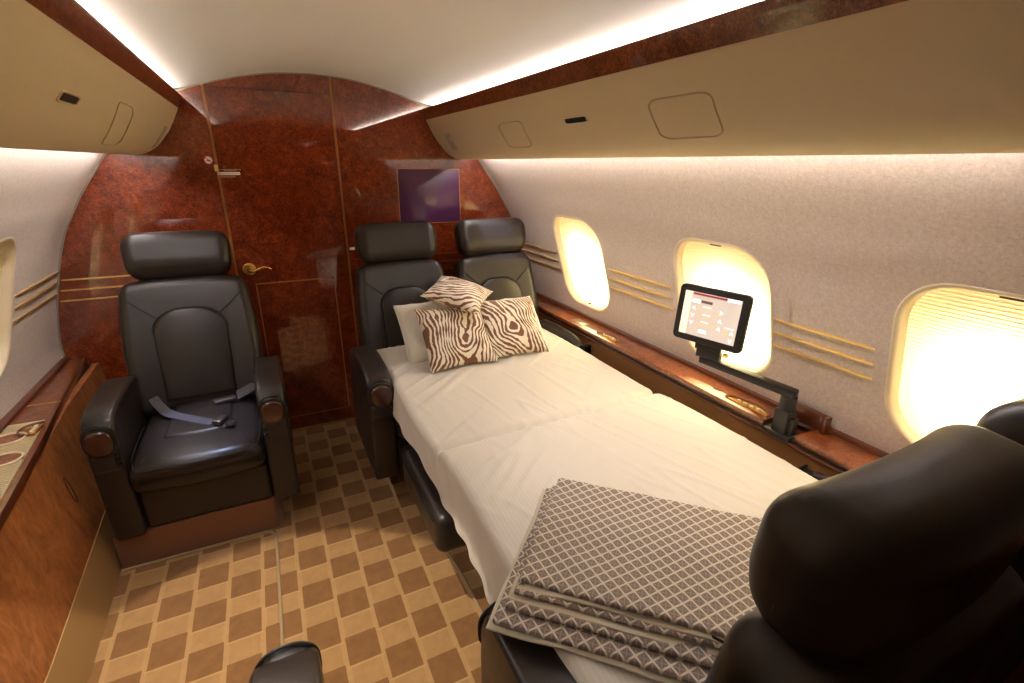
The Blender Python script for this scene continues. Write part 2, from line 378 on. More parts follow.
# side walls with window openings
WC = [2.095, 1.195, .415]; WHY, WZ0, WZ1, WR = .215, .752, 1.235, .135
def side_wall(s, name):
    m = MB()
    def strip(y0, y1, z0, z1, ny, nz):
        V = []; F = []
        for i in range(nz+1):
            for j in range(ny+1): V.append(wallp(s, y0+(y1-y0)*j/ny, z0+(z1-z0)*i/nz))
        for i in range(nz):
            for j in range(ny):
                a = i*(ny+1)+j; q = (a, a+1, a+ny+2, a+ny+1); F.append(q if s < 0 else q[::-1])
        m.add(V, F)
    za, zb = .69, 1.30
    strip(YF, YB, 0, za, 2, 28); strip(YF, YB, zb, 1.60, 2, 14)
    ys = [YB]
    for c in WC:
        strip(c+WHY+.06, ys[-1], za, zb, 1, 26); ys.append(c-WHY-.06)
        # annular patch round the opening
        zc = (WZ0+WZ1)/2; inner = rrect(2*WHY, WZ1-WZ0, WR, 16, c, zc); N = len(inner); rings = 16; V = []; F = []
        for k in range(rings+1):
            for (py, pz) in inner:
                dy, dz = py-c, pz-zc; hw, hh0, hh1 = WHY+.06, zc-za, zb-zc
                sc = min(hw/abs(dy) if abs(dy) > 1e-6 else 9, (hh1 if dz > 0 else hh0)/abs(dz) if abs(dz) > 1e-6 else 9)
                oy, oz = c+dy*sc, zc+dz*sc; tt = k/rings
                V.append(wallp(s, py+(oy-py)*tt, pz+(oz-pz)*tt))
        # pull nearest outer points into the four corners
        for k in range(rings):
            for i in range(N):
                j = (i+1) % N; q = (k*N+i, k*N+j, (k+1)*N+j, (k+1)*N+i); F.append(q if s > 0 else q[::-1])
        # corner triangles
        outer = [V[rings*N+i] for i in range(N)]
        for (cy, cz) in ((c+WHY+.06, zb), (c-WHY-.06, zb), (c-WHY-.06, za), (c+WHY+.06, za)):
            P = wallp(s, cy, cz)
            best = min(range(N), key=lambda i: (outer[i]-P).length+(outer[(i+1) % N]-P).length)
            V.append(P); q = (rings*N+best, rings*N+(best+1) % N, len(V)-1); F.append(q if s > 0 else q[::-1])
        m.add(V, F)
    strip(YF, ys[-1], za, zb, 1, 26)
    for c in WC:                                            # lapped joints behind the cell edges
        for yj in (c+WHY+.06, c-WHY-.06):
            V = [wallp(s, yj+dy, za+(zb-za)*i/40, -.0018) for i in range(41) for dy in (-.01, .01)]
            m.add(V, [(2*i, 2*i+1, 2*i+3, 2*i+2) for i in range(40)])
    o = m.build(name, M['wall'], sharp=0)
    return tag(o, kind='structure')
side_wall(1, 'wall_right'); side_wall(-1, 'wall_left')
# outer hull keeps the sky out behind the walls
h = MB(); V = []; F = []
for y in (YF-.05, YB+.1):
    for x, z in outline: V.append((x*1.13+(0), y, (z-.9)*1.10+.9))
N = len(outline)
for i in range(N-1): F.append((i, i+1, N+i+1, N+i))
F.append((N-1, 0, N, 2*N-1)); h.add(V, F)
F2 = [tuple(range(N)), tuple(N+i for i in range(N))[::-1]]; h.add(V, F2)
tag(h.build('wall_outer', mat('hull', (.35,.3,.25), .8)), kind='structure')
# ceiling
V = []; F = []; CE = [(p.x, p.z+.0) for p in spline([(x, 0, z) for z, x in [(1.768,.72),(1.772,.66),(1.778,.56),(1.812,.435),(1.848,.29),(1.870,.15),(1.878,0)]], 8)]
CE = CE+[(-x, z) for x, z in CE[-2::-1]]; n = len(CE)
for y in (YF, YB):
    for x, z in CE: V.append((x, y, z))
for i in range(n-1): F.append((i, i+1, n+i+1, n+i))
tag(MB().add(V, F).build('ceiling', M['ceiling'], sharp=0), kind='structure')

# bulkhead: three lacquered burl sections (left, door, right) with brass seams between
def clip_poly(x0, x1):
    P = [(x, z) for x, z in outline]; out = []
    def side(P, c, keep):
        o = []
        for i in range(len(P)):
            a, b = P[i], P[(i+1) % len(P)]; ia, ib = keep(a[0], c), keep(b[0], c)
            if ia: o.append(a)
            if ia != ib: t_ = (c-a[0])/(b[0]-a[0]); o.append((c, a[1]+(b[1]-a[1])*t_))
        return o
    P = side(P, x0, lambda x, c: x >= c); P = side(P, x1, lambda x, c: x <= c); return P
SL, SR = -.459, .090
tag(MB().bm(prism(clip_poly(-1.3, SL-.006), 'y', YB, YB+.03)).build('wall_aft_left', M['burl']), kind='structure')
tag(MB().bm(prism(clip_poly(SR+.006, 1.3), 'y', YB, YB+.03)).build('wall_aft_right', M['burl']), kind='structure')
door = tag(MB().bm(prism(clip_poly(SL+.006, SR-.006), 'y', YB, YB+.03)).build('door_1', M['burl']), 'lacquered burl wood cabin door with brass lever handle', kind='structure')
for i, x in enumerate((SL, SR)):
    ztop = max(z for xx, z in clip_poly(x-.005, x+.005))
    o = MB().bm(box(x-.005, x-.0022, YB-.003, YB+.02, 0, ztop)).bm(box(x+.0022, x+.005, YB-.003, YB+.02, 0, ztop)).bm(box(x-.002, x+.002, YB+.002, YB+.02, 0, ztop)).build('trim_%d' % (i+1), M['brass_seam'])
    tag(o, kind='structure')
# bead around bulkhead
o = MB().add(*tube([(x*.998, YB-.004, z) for x, z in outline], .005, 6)).build('trim_3', mat('bead', (.30,.27,.20), .4)); tag(o, kind='structure')
# threshold strip
tag(MB().bm(box(-1.0, 1.0, YB-.012, YB, 0, .010, .003)).build('trim_4', M['brass_seam']), kind='structure')
# panel moulding on door + horizontal cut at top
def frame_line(x0, x1, z0, z1, wd, y, th=.002):
    m = MB()
    for b in ((x0, x1, z0, z0+wd), (x0, x1, z1-wd, z1), (x0, x0+wd, z0, z1), (x1-wd, x1, z0, z1)): m.bm(box(b[0], b[1], y-th, y+.004, b[2], b[3]))
    return m
frame_line(-.385, .006, .085, .884, .006, YB).build('panel_moulding', M['brass_seam'], door)
MB().bm(box(SL+.01, SR-.01, YB-.001, YB+.004, 1.792, 1.795)).build('head_seam', M['leather_seam'], door)
hinge = MB().bm(prism([(-.400+.031*math.cos(2*PI*i/32), .962+.031*math.sin(2*PI*i/32)) for i in range(32)], 'y', YB-.012, YB, .005, 3)).add(*tube([(-.400+.024*math.cos(2*PI*i/32), YB-.013, .962+.024*math.sin(2*PI*i/32)) for i in range(32)], .003, 8, closed=True)).build('door_handle', mat('gold_rosette', (.95,.58,.16), .3, metal=.8), door)
hd = MB(); hd.add(*tube([(-.400, YB-.018, .962), (-.400, YB-.048, .962)], .010, 14))
hd.add(*tube(spline([(-.404, YB-.048, .960), (-.385, YB-.052, .958), (-.362, YB-.052, .966), (-.338, YB-.052, .975), (-.316, YB-.051, .972), (-.300, YB-.050, .962)], 6), lambda t: .0085-.005*t, 10))
hd.build('lever', M['gold'], hinge)
MB().bm(box(SL-.012, SL+.003, YB-.008, YB, 1.432, 1.462, .002)).build('hinge', M['goldline'], door)
# no smoking sticker
s = empty('no_smoking_sign', (-.489, YB-.001, 1.482)); tag(s, 'small round red and white no smoking sticker left of the door', 'sign')
def disc(r, y0, y1, n=28): return prism([(r*math.cos(2*PI*i/n), r*math.sin(2*PI*i/n)) for i in range(n)], 'y', y0, y1)
MB().bm(disc(.0195, -.001, 0)).build('sign_disc', M['sign_white'], s)
ring = MB(); V = []; F = []
for i in range(32):
    a = 2*PI*i/32; V += [(.0155*math.cos(a), -.0016, .0155*math.sin(a)), (.0205*math.cos(a), -.0016, .0205*math.sin(a))]
for i in range(32): j = (i+1) % 32; F.append((2*i, 2*i+1, 2*j+1, 2*j))
ring.add(V, F); b = box(-.0155, .0155, -.0018, -.0012, -.0018, .0018); b.transform(Matrix.Rotation(math.radians(40), 4, 'Y')); ring.bm(b); ring.build('prohibition_ring', M['sign_red'], s)
MB().bm(box(-.011, .004, -.0015, -.001, -.0052, -.0018)).bm(box(.003, .010, -.0015, -.001, -.001, .0012)).build('cigarette', M['black'], s)
# placard near door
s = empty('door_placard', (-.412, YB-.001, 1.423)); tag(s, 'tiny door placard with white bar and fine print lines', 'sign')
MB().bm(box(-.050, .044, -.001, 0, -.0065, .0065, .001)).build('white_bar', M['sign_white'], s)
m = MB(); x = -.040
while x < .036: m.bm(box(x, x+.004, -.0016, -.001, -.002, .0022)); x += .0062
m.build('red_print', mat('red_print', (.75,.33,.25), .5), s)
M['fine'] = mat('fine_print', (.55,.42,.28), .5)
for (xa, xb, z) in ((-.046, .050, .0165), (-.022, .030, .0115), (-.046, .024, -.0125), (-.046, .024, -.0175)):
    x = xa; m = MB()
    while x < xb: ww = random.choice((.004, .006, .009)); m.bm(box(x, min(x+ww, xb), -.0012, -.0004, z, z+.0028)); x += ww+.002
    m.build('print_line', M['fine'], s)
MB().bm(disc(.005, -.001, 0)).bm(box(.003, .010, -.001, 0, -.002, .003)).build('gold_emblem', M['gold'], s, loc=(-.018, 0, .030))
tag(MB().bm(box(.100, .128, YB-.003, YB, 1.024, 1.040, .001)).build('wall_tag', M['sign_white']), 'small white tag on bulkhead right of the door', 'sign')
# three gold pinstripes each side of bulkhead
for i, z in enumerate((.972, .925, .878)):
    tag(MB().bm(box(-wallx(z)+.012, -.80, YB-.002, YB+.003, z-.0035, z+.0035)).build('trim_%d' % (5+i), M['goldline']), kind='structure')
    tag(MB().bm(box(.125, wallx(z)-.012, YB-.002, YB+.003, z-.003, z+.003)).build('trim_%d' % (8+i), mat('inlay_dark_reflection', (.30,.11,.03), .3, metal=.5)), kind='structure')  # right-hand gold lines coloured darker to stand for their dark reflections
# television
tv = empty('television', (.571, YB, 1.300)); tag(tv, 'dark flat television set flush in the burl bulkhead right of the door', 'television')
m = frame_line(-.181, .181, -.149, .149, .003, 0, .004); m.build('frame', M['brass_seam'], tv)
MB().bm(box(-.177, .177, -.006, .004, -.145, .145, .001)).build('screen', M['screen_off'], tv)
# forward end wall behind the camera
tag(MB().bm(prism(outline, 'y', YF-.03, YF)).build('wall_forward', M['burl']), kind='structure')

# ------------------------------------------------------------------ windows
def window(i, s, c):
    zc = (WZ0+WZ1)/2; H = WZ1-WZ0
    def loop(inset, off, r=None): return [wallp(s, y, z, off) for y, z in rrect(2*WHY-2*inset, H-2*inset, max(.02, (r or WR)-inset), 8, c, zc)]
    Ls = [loop(-.003, .0005), loop(-.001, .0018), loop(.003, .002), loop(.008, .0), loop(.013, -.006), loop(.017, -.020), loop(.020, -.040)]
    V = []; F = []; N = len(Ls[0])
    for L in Ls: V += L
    for k in range(len(Ls)-1):
        for a in range(N):
            b = (a+1) % N; q = (k*N+a, k*N+b, (k+1)*N+b, (k+1)*N+a); F.append(q if s < 0 else q[::-1])
    wobj = MB().add(V, F).build('window_%d' % i, M['cream']); tag(wobj, kind='structure')
    # pleated blind
    rows = 96; V = []; F = []
    zb0, zb1 = WZ0+.010, WZ1-.010
    for r_ in range(rows+1):
        z = zb0+(zb1-zb0)*r_/rows; hh = (zb1-zb0)/2; d = abs(z-(zb0+zb1)/2); rr = WR-.01; hw = WHY-.012
        if d > hh-rr: hw = hw-rr+math.sqrt(max(0, rr*rr-(d-(hh-rr))**2))
        for y in (-hw, hw): V.append(wallp(s, c+y, z, -.024-(.0035 if r_ % 2 else 0)))
    for r_ in range(rows): F.append((2*r_, 2*r_+1, 2*r_+3, 2*r_+2))
    MB().add(V, F).build('blind', M['blind'], wobj, sharp=20)
    # pane (daylight comes through the smaller outer window)
    P = [wallp(s, y, z, -.078) for y, z in rrect(.25, .30, .10, 8, c-.01, zc-.055)]
    V = list(P); F = [tuple(range(len(P)))]; MB().add(V, F).build('window_pane', M['pane'] if s > 0 else M['pane_dim'], wobj)
    # dark tunnel between pane and blind
    A = loop(.020, -.040); B = [wallp(s, y, z, -.088) for y, z in rrect(.40, .46, .12, 8, c, zc)]; F = []
    for a in range(N): b = (a+1) % N; F.append((a, b, N+b, N+a))
    MB().add(A+B, F).build('outer_reveal', M['cream'], wobj)
    MB().add(*rbox(wallp(s, c, WZ0+.016 if i in (1,) else WZ1-.020, -.014), (.010, .022 if i == 1 else .045, .010 if i == 1 else .006), .003)).build('blind_handle', mat('handle_brown', (.14,.06,.03), .4), wobj)
k = 1
for s in (1, -1):
    for c in WC: window(k, s, c); k += 1

# pinstripes on the side walls
def stripe(s, y0, y1, z, idx, m_):
    V = []; F = []
    for y in (y0, y1):
        for dz in (-.0028, .0028):
            for off in (-.004, .0055): V.append(wallp(s, y, z+dz, off))
    F = [(0,1,3,2), (4,6,7,5), (1,5,7,3), (0,4,5,1), (2,3,7,6)]
    tag(MB().add(V, F).build('trim_%d' % idx, m_), kind='structure')
M['stripe_dark'] = mat('stripe_dark', (.35,.16,.06), .28, metal=.9)
idx = 11
for s in (1, -1):
    for zi, z in enumerate((1.012, .965, .918)):
        for (y0, y1) in ((2.33, 2.785), (1.44, 1.862), (.668, .977), (-.13, .17)):
            stripe(s, y0, y1, z, idx, M['goldline']); idx += 1

# ------------------------------------------------------------------ overhead bins, cove trim and lamps
BP = [(.5655,1.700),(.583,1.666),(.603,1.630),(.620,1.602),(.643,1.574),(.668,1.545),(.70,1.520),(.735,1.505),(.772,1.499)]
BS = spline([(x, 0, z) for x, z in BP], 6)
Ln = [0]
for a, b in zip(BS, BS[1:]): Ln.append(Ln[-1]+(b-a).length)
def binp(s, z, y, off=0):
    for a, b in zip(BS, BS[1:]):
        if b.z <= z <= a.z: break
    t_ = (z-a.z)/(b.z-a.z+1e-9); p = a+(b-a)*t_; d = (b-a).normalized(); n_ = Vector((-d.z, 0, d.x)); n_ = n_ if n_.x < 0 else -n_
    return Vector((s*(p.x+n_.x*off), y, p.z+n_.z*off))
LY0 = .35     # the strip lamps are lit only in this aft zone of the cabin
def overhead(s):
    side = 'right' if s > 0 else 'left'
    root = empty('overhead_bin', (0, 0, 0)); tag(root, 'long curved tan overhead bin along the %s wall' % side, 'overhead bin')
    y0, y1 = YF+.02, YB-.004
    poly = [(s*p.x, p.z) for p in BS]+[(s*.784, 1.505), (s*.80, 1.545), (s*.862, 1.545), (s*.845, 1.60), (s*.72, 1.70), (s*.62, 1.705)]
    MB().bm(prism(poly, 'y', y0, y1)).build('bin_shell', M['bin'], root, sharp=30)
    def patch(pts_yz, off, name, m_, th=.003):
        V = [binp(s, z, y, off) for y, z in pts_yz]+[binp(s, z, y, off-th) for y, z in pts_yz]; n = len(pts_yz)
        F = [tuple(range(n)), tuple(range(n, 2*n))[::-1]]+[(i, (i+1) % n, n+(i+1) % n, n+i) for i in range(n)]
        return MB().add(V, F).build(name, m_, root)
    def para(yt0, yt1, yb0, yb1, zt, zb_, r=.2, n=6):
        """rounded parallelogram between z=zt (y yt0..yt1) and z=zb (yb0..yb1)"""
        L = []
        for (u, v) in rrect(2, 2, .36, n): # u,v in -1..1
            a = (v+1)/2; y = (yb0+yb1)/2*(1-a)+(yt0+yt1)/2*a+u*((yb1-yb0)*(1-a)+(yt1-yt0)*a)/2; L.append((y, zb_+(zt-zb_)*a))
        return L
    def densify(L, k=3):
        o = []
        for a, b in zip(L, L[1:]+L[:1]):
            for i in range(k): o.append((a[0]+(b[0]-a[0])*i/k, a[1]+(b[1]-a[1])*i/k))
        return o
    def access(y0_, y1_, zt=1.628, zb_=1.541, skew=.02):
        L = densify(para(y0_, y1_, y0_+skew, y1_+skew, zt, zb_), 3)
        # raised lid (curved grid) with a groove line around it
        m = MB(); m.add(*tube([binp(s, z, y, .0008) for y, z in L], .0022, 6, closed=True)); m.build('access_panel', M['bin_groove'], root)
    def slot(y0_, y1_, zt, zb_):
        L = densify(para(y0_, y1_, y0_, y1_, zt, zb_), 2)
        fr = MB().add(*tube([binp(s, z, y, .0006) for y, z in L], .003, 6, closed=True)).build('air_outlet', M['bin'], root)
        V = [binp(s, z, y, .0012) for y, z in L]; n = len(V); MB().add(V, [tuple(range(n))]).build('outlet_slot', M['black'], fr)
    if s > 0:
        access(1.745, 1.945); access(.855, 1.058, skew=.003); slot(1.335, 1.457, 1.616, 1.598)
        
        L = densify(para(2.53, 2.615, 2.575, 2.66, 1.622, 1.545), 2); patch(L, .0022, 'speaker_grille', M['speaker'])
    else:
        access(1.785, 1.985, zb_=1.523, skew=.125); slot(1.36, 1.48, 1.606, 1.588)
        L = densify(para(2.63, 2.70, 2.70, 2.75, 1.615, 1.53), 2); patch(L, .0022, 'speaker_grille', M['speaker'])
    # wash lamp tucked behind the bin's lower lip
    MB().bm(box(min(s*.812, s*.850), max(s*.812, s*.850), LY0, y1-.10, 1.536, 1.543)).build('wash_lamp', M['wash'], root)
    # wood cove fascia
    tr = MB().bm(prism([(s*.5645, 1.698), (s*.556, 1.722), (s*.547, 1.742), (s*.546, 1.750), (s*.551, 1.752), (s*.566, 1.732), (s*.70, 1.727), (s*.70, 1.706), (s*.62, 1.706)], 'y', YF+.01, YB-.003, .0)).build('trim_%d' % (100+(s > 0)), M['burl_trim'], sharp=25)
    tag(tr, 'burl wood cove strip above the %s bin' % side, kind='structure')
    lamp = MB().bm(box(min(s*.605, s*.640), max(s*.605, s*.640), LY0, YB-.01, 1.733, 1.738)).build('cove_lamp', M['cove']); tag(lamp, 'continuous cove light strip hidden above the %s bin' % side, 'light strip')
overhead(1); overhead(-1)

# ------------------------------------------------------------------ side ledges
def lerp(t, pts):
    for (a, va), (b, vb) in zip(pts, pts[1:]):
        if t <= b: return va+(vb-va)*max(0, (t-a)/(b-a))
    return pts[-1][1]
LX = [(-2.3, -.985), (1.0, -.985), (1.60, -1.030), (1.95, -1.062), (2.3, -1.10), (2.8, -1.145)]
def lx(y): return lerp(y, LX)
def px(y): return lx(y)+lerp(y, [(-2, -.008), (1.9, -.006), (2.3, .008), (2.8, .042)])
BX = [(-2.3, -.985), (1.4, -.993), (2.05, -1.022), (2.8, -1.055)]
FX = [(-2.3, -.965), (1.45, -.970), (2.0, -.982), (2.8, -1.02)]
ZL = .600
root = empty('side_ledge', (0, 0, 0)); tag(root, 'glossy wooden side ledge with cup holders below the left windows', 'ledge')
ysl = [YF+.01]+[-1.25+.25*i for i in range(9)]+[1.0+.1*i for i in range(18)]+[YB-.004]
def sweep(fn, ys_):
    V = []; F = []; L = [fn(y) for y in ys_]; n = len(L[0])
    for y, P in zip(ys_, L):
        for x, z in P: V.append((x, y, z))
    for i in range(len(ys_)-1):
        for k in range(n): F.append((i*n+k, i*n+(k+1) % n, (i+1)*n+(k+1) % n, (i+1)*n+k))
    F.append(tuple(range(n))[::-1]); F.append(tuple((len(ys_)-1)*n+k for k in range(n)))
    return V, F
wl = wallx(.6)
MB().add(*sweep(lambda y: [(-wl-.003, ZL-.022), (lx(y)-.012, ZL-.022), (lx(y)-.012, ZL), (-wl-.003, ZL+.004)], ysl)).build('ledge_top', M['ledge_wood'], root)
MB().add(*sweep(lambda y: [(lx(y)-.012, ZL-.028), (lx(y)-.002, ZL-.028), (lx(y), ZL-.010), (lx(y)-.003, ZL+.001), (lx(y)-.012, ZL+.002)], ysl)).build('ledge_lip', M['lip_wood'], root)
MB().add(*sweep(lambda y: [(-wl+.000, ZL+.000), (-wl+.020, ZL+.000), (-wl+.020, ZL+.016), (-wl+.000, ZL+.022)], ysl)).build('back_rail', M['lip_wood'], root)
MB().add(*sweep(lambda y: [(lx(y)-.035, ZL-.045), (px(y)-.002, ZL-.075), (lx(y)-.006, ZL-.026), (lx(y)-.035, ZL-.026)], ysl)).build('gap_shade_strip', M['black'], root)  # black strip stands in for the shade in the groove below the lip
MB().bm(box(-wl+.022, lx(2.28)-.003, 2.275, 2.278, ZL-.001, ZL+.0045)).build('lid_seam', M['goldline'], root)
# cup tray
ty = [1.55+.04*i for i in range(15)]
MB().add(*sweep(lambda y: [(-1.198, ZL+.001), (lx(y)-.020, ZL+.001), (lx(y)-.020, ZL+.006), (-1.198, ZL+.006)], ty)).build('cup_tray', M['tray'], root)
m = MB()
yy = 1.56
while yy < 2.10: m.bm(box(-1.195, lx(yy)-.022, yy, yy+.004, ZL+.006, ZL+.0075)); yy += .012
m.build('tray_rib', mat('tray_rib', (.45,.36,.20), .4), root, )['kind'] = 'stuff'
for (cx, cy) in ((-1.158, 1.985), (-1.120, 1.835)):
    ring = [(cx+.046*math.cos(2*PI*i/32), cy+.040*math.sin(2*PI*i/32), ZL+.0105) for i in range(32)]
    cup = MB().add(*tube(ring, .0035, 8, closed=True)).build('cup_holder', mat('cup_rim', (.88,.74,.55), .3, metal=.3), root)
    MB().bm(prism([(cx+.043*math.cos(2*PI*i/28), cy+.037*math.sin(2*PI*i/28)) for i in range(28)], 'z', ZL+.006, ZL+.009)).build('cup_well', M['ledge_wood'], cup)
def control(parent, cx, cy, z, s, n=4, L=.15, W=.038):
    """half-moon gilded recess with a row of little buttons; flat side faces the aisle"""
    P = [(cx, cy-L/2), (cx, cy+L/2)]+[(cx+s*W*math.sin(PI*i/14), cy+L/2*math.cos(PI*i/14)) for i in range(1, 14)]
    pl = MB().bm(prism(P, 'z', z, z+.004)).build('control_panel', M['gold'], parent)
    e = [(x, y, z+.006) for x, y in P[1:]+P[:1]]; MB().add(*tube(e, .003, 6)).build('control_rim', M['lip_wood'], pl)
    for i in range(n): MB().bm(prism([(cx+s*.014+.006*math.cos(2*PI*j/12), cy+L*.5*((i+.8)/(n+.6)*2-1)*.7+.007*math.sin(2*PI*j/12)) for j in range(12)], 'z', z+.004, z+.009, .0015)).build('button', M['cream'], pl)
control(root, lx(2.0)-.022, 2.03, ZL+.007, -1, 3, .10, .055)
# lower wall panel + baseboard
pan = MB().add(*sweep(lambda y: [(px(y), ZL-.030), (lerp(y, BX)-.0, .175), (lerp(y, BX)-.03, .175), (px(y)-.025, ZL-.030)], ysl)).build('wall_lower_left', M['suede']); tag(pan, 'mottled brown lower wall panel below the left ledge', kind='structure')
tag(MB().add(*sweep(lambda y: [(lerp(y, FX), 0), (lerp(y, BX)+.003, .178), (lerp(y, BX)-.03, .178), (lerp(y, FX)-.05, 0)], ysl)).build('baseboard_left', M['baseboard']), kind='structure')
# oval pull plate on panel
def panpt(y, z, off):
    t_ = (z-.175)/(ZL-.04-.175); x = lerp(y, BX)+(px(y)-lerp(y, BX))*t_; return Vector((x+off, y, z))
L = [panpt(1.965+.014*math.cos(2*PI*i/24), .385+.055*math.sin(2*PI*i/24), .002) for i in range(24)]
m = MB().add(*tube(L, .002, 6, closed=True)); m.build('pull_latch', mat('latch_line', (.10,.03,.01), .4), pan)
# right ledge
RX = 1.085; ZR = .690; wr = wallx(.69)
root = empty('side_ledge', (0, 0, 0)); tag(root, 'glossy wooden side ledge below the right windows beside the bed', 'ledge')
ysr = [YF+.01]+[-1.25+.5*i for i in range(8)]+[YB-.004]
def rx(y): return lerp(y, [(-2.3, 1.058), (2.8, 1.058)])
for (ya, yb) in ((YF+.01, .790), (.900, YB-.004)):
    MB().bm(prism([(RX, ZR-.020), (wr+.004, ZR-.020), (wr+.004, ZR), (RX, ZR)], 'y', ya, yb, .002)).build('ledge_top', M['ledge_wood'], root)
MB().bm(prism([(RX, ZR-.032), (wr+.004, ZR-.032), (wr+.004, ZR-.050), (RX+.008, ZR-.050)], 'y', .77, .92)).build('stowage_floor', M['lip_wood'], root)
MB().bm(box(wr-.020, wr+.002, YF+.01, YB-.004, ZR-.01, ZR+.014, .003)).build('back_rail', M['lip_wood'], root)
MB().bm(box(RX+.006, RX+.04, YF+.01, YB-.004, ZR-.040, ZR-.020)).build('gap_shade_strip', M['black'], root)  # shade under the ledge front, put in as a black bar
MB().bm(box(RX-.002, RX+.012, YF+.01, YB-.004, ZR-.044, ZR-.034, .003)).build('lower_rail', M['lip_wood'], root)
MB().bm(box(RX-.001, wr-.02, 1.325, 1.329, ZR-.028, ZR+.0008)).build('lid_seam', M['black'], root)
MB().bm(box(RX-.001, wr-.02, 2.00, 2.004, ZR-.028, ZR+.0008)).build('lid_seam', M['black'], root)
# raised surround where the monitor arm stows
MB().bm(box(wr-.034, wr-.018, .765, .90, ZR, ZR+.055, .003)).build('stowage_back', M['lip_wood'], root)
MB().bm(box(RX+.085, wr-.018, .755, .770, ZR, ZR+.055, .003)).build('stowage_side', M['lip_wood'], root)
control(root, RX+.022, .990, ZR+.0005, 1, 4, .17, .042); control(root, RX+.016, 1.78, ZR+.0005, 1, 4, .15, .040)
MB().bm(prism([(RX+.055+.012*math.cos(2*PI*i/20), 1.14+.018*math.sin(2*PI*i/20)) for i in range(20)], 'z', ZR, ZR+.002)).build('finger_pull', M['lip_wood'], root)
MB().bm(prism([(RX+.055+.012*math.cos(2*PI*i/20), 1.95+.018*math.sin(2*PI*i/20)) for i in range(20)], 'z', ZR, ZR+.002)).build('finger_pull', M['lip_wood'], root)
MB().bm(box(RX+.02, RX+.075, 1.99, 2.10, ZR, ZR+.003, .001)).build('vent_grille', M['steel'], root)
tag(MB().bm(prism([(RX+.003, ZR-.043), (RX-.005, .35), (RX-.008, .0), (RX+.02, 0), (RX+.03, .3), (RX+.03, ZR-.043)], 'y', YF+.01, YB-.004)).build('wall_lower_right', M['sidepanel']), kind='structure')

# ------------------------------------------------------------------ carpet seams and plinth
zs = .004
tag(MB().add(*tube(spline([(-.975, 1.950, zs), (-.80, 1.948, zs), (-.55, 1.945, zs), (-.475, 1.940, zs), (-.447, 1.905, zs), (-.441, 1.80, zs), (-.442, 1.2, zs), (-.443, .2, zs), (-.443, -1.28, zs)], 6), .006, 8)).build('trim_201', M['welt']), 'raised carpet seam in the aisle', kind='structure')
tag(MB().add(*tube(spline([(.165, 2.3, zs), (.172, 1.56, zs), (.182, 1.42, zs), (.187, 1.2, zs), (.19, .2, zs), (.19, -1.28, zs)], 6), .005, 8)).build('trim_202', M['welt']), kind='structure')
tag(MB().bm(prism([(-.975, 1.955), (-.43, 1.955), (-.408, 1.985), (-.402, YB-.02), (-.975, YB-.02)], 'z', 0, .150, .006)).build('seat_plinth', M['plinth']), 'low brown carpeted plinth under the single left seat', 'plinth')
tag(MB().bm(box(.22, .97, 2.12, YB-.02, 0, .15, .006)).build('seat_plinth', M['plinth']), 'low brown carpeted plinth under the paired seats at the bulkhead', 'plinth')
tag(MB().bm(box(.16, .97, -.2, .70, 0, .15, .006)).build('seat_plinth', M['plinth']), 'low brown carpeted plinth under the two seats nearest the camera', 'plinth')

# ------------------------------------------------------------------ seats
def arch(w_, h_, n=12, rt=None):
    """closed arch outline, flat bottom at 0, width w_, height h_"""
    r = rt or w_*.42; P = [(-w_/2*.96, 0), (w_/2*.96, 0)]
    for i in range(n+1): a = PI/2*i/n; P.append((w_/2-r+r*math.cos(a), h_-r*.85+r*.85*math.sin(a)))
    for i in range(n+1): a = PI/2+PI/2*i/n; P.append((-(w_/2-r)+r*math.cos(a), h_-r*.85+r*.85*math.sin(a)))
    return P
def pad(poly, thick, bulge, centre, rot, shrink=.018):
    """soft raised pad: poly in local (x,z), bulging towards -y"""
    n = len(poly); cx = sum(p[0] for p in poly)/n; cz = (max(p[1] for p in poly)+min(p[1] for p in poly))/2
    rings = [(1.0, .0), (.992, -.5), (.97, -.85), (.93, -1.0), (.8, -1.12), (.6, -1.25), (.35, -1.33), (.12, -1.36)]
    V = []; F = []
    for sc, h_ in rings:
        d = h_*thick if h_ >= -1 else -thick+(h_+1)*bulge
        for x, z in poly: V.append(Vector((cx+(x-cx)*sc, d, cz+(z-cz)*sc)))
    for k in range(len(rings)-1):
        for i in range(n): j = (i+1) % n; F.append((k*n+i, k*n+j, (k+1)*n+j, (k+1)*n+i))
    F.append(tuple((len(rings)-1)*n+i for i in range(n)))
    return [Vector(centre)+rot @ v for v in V], F
ARMZ = .655
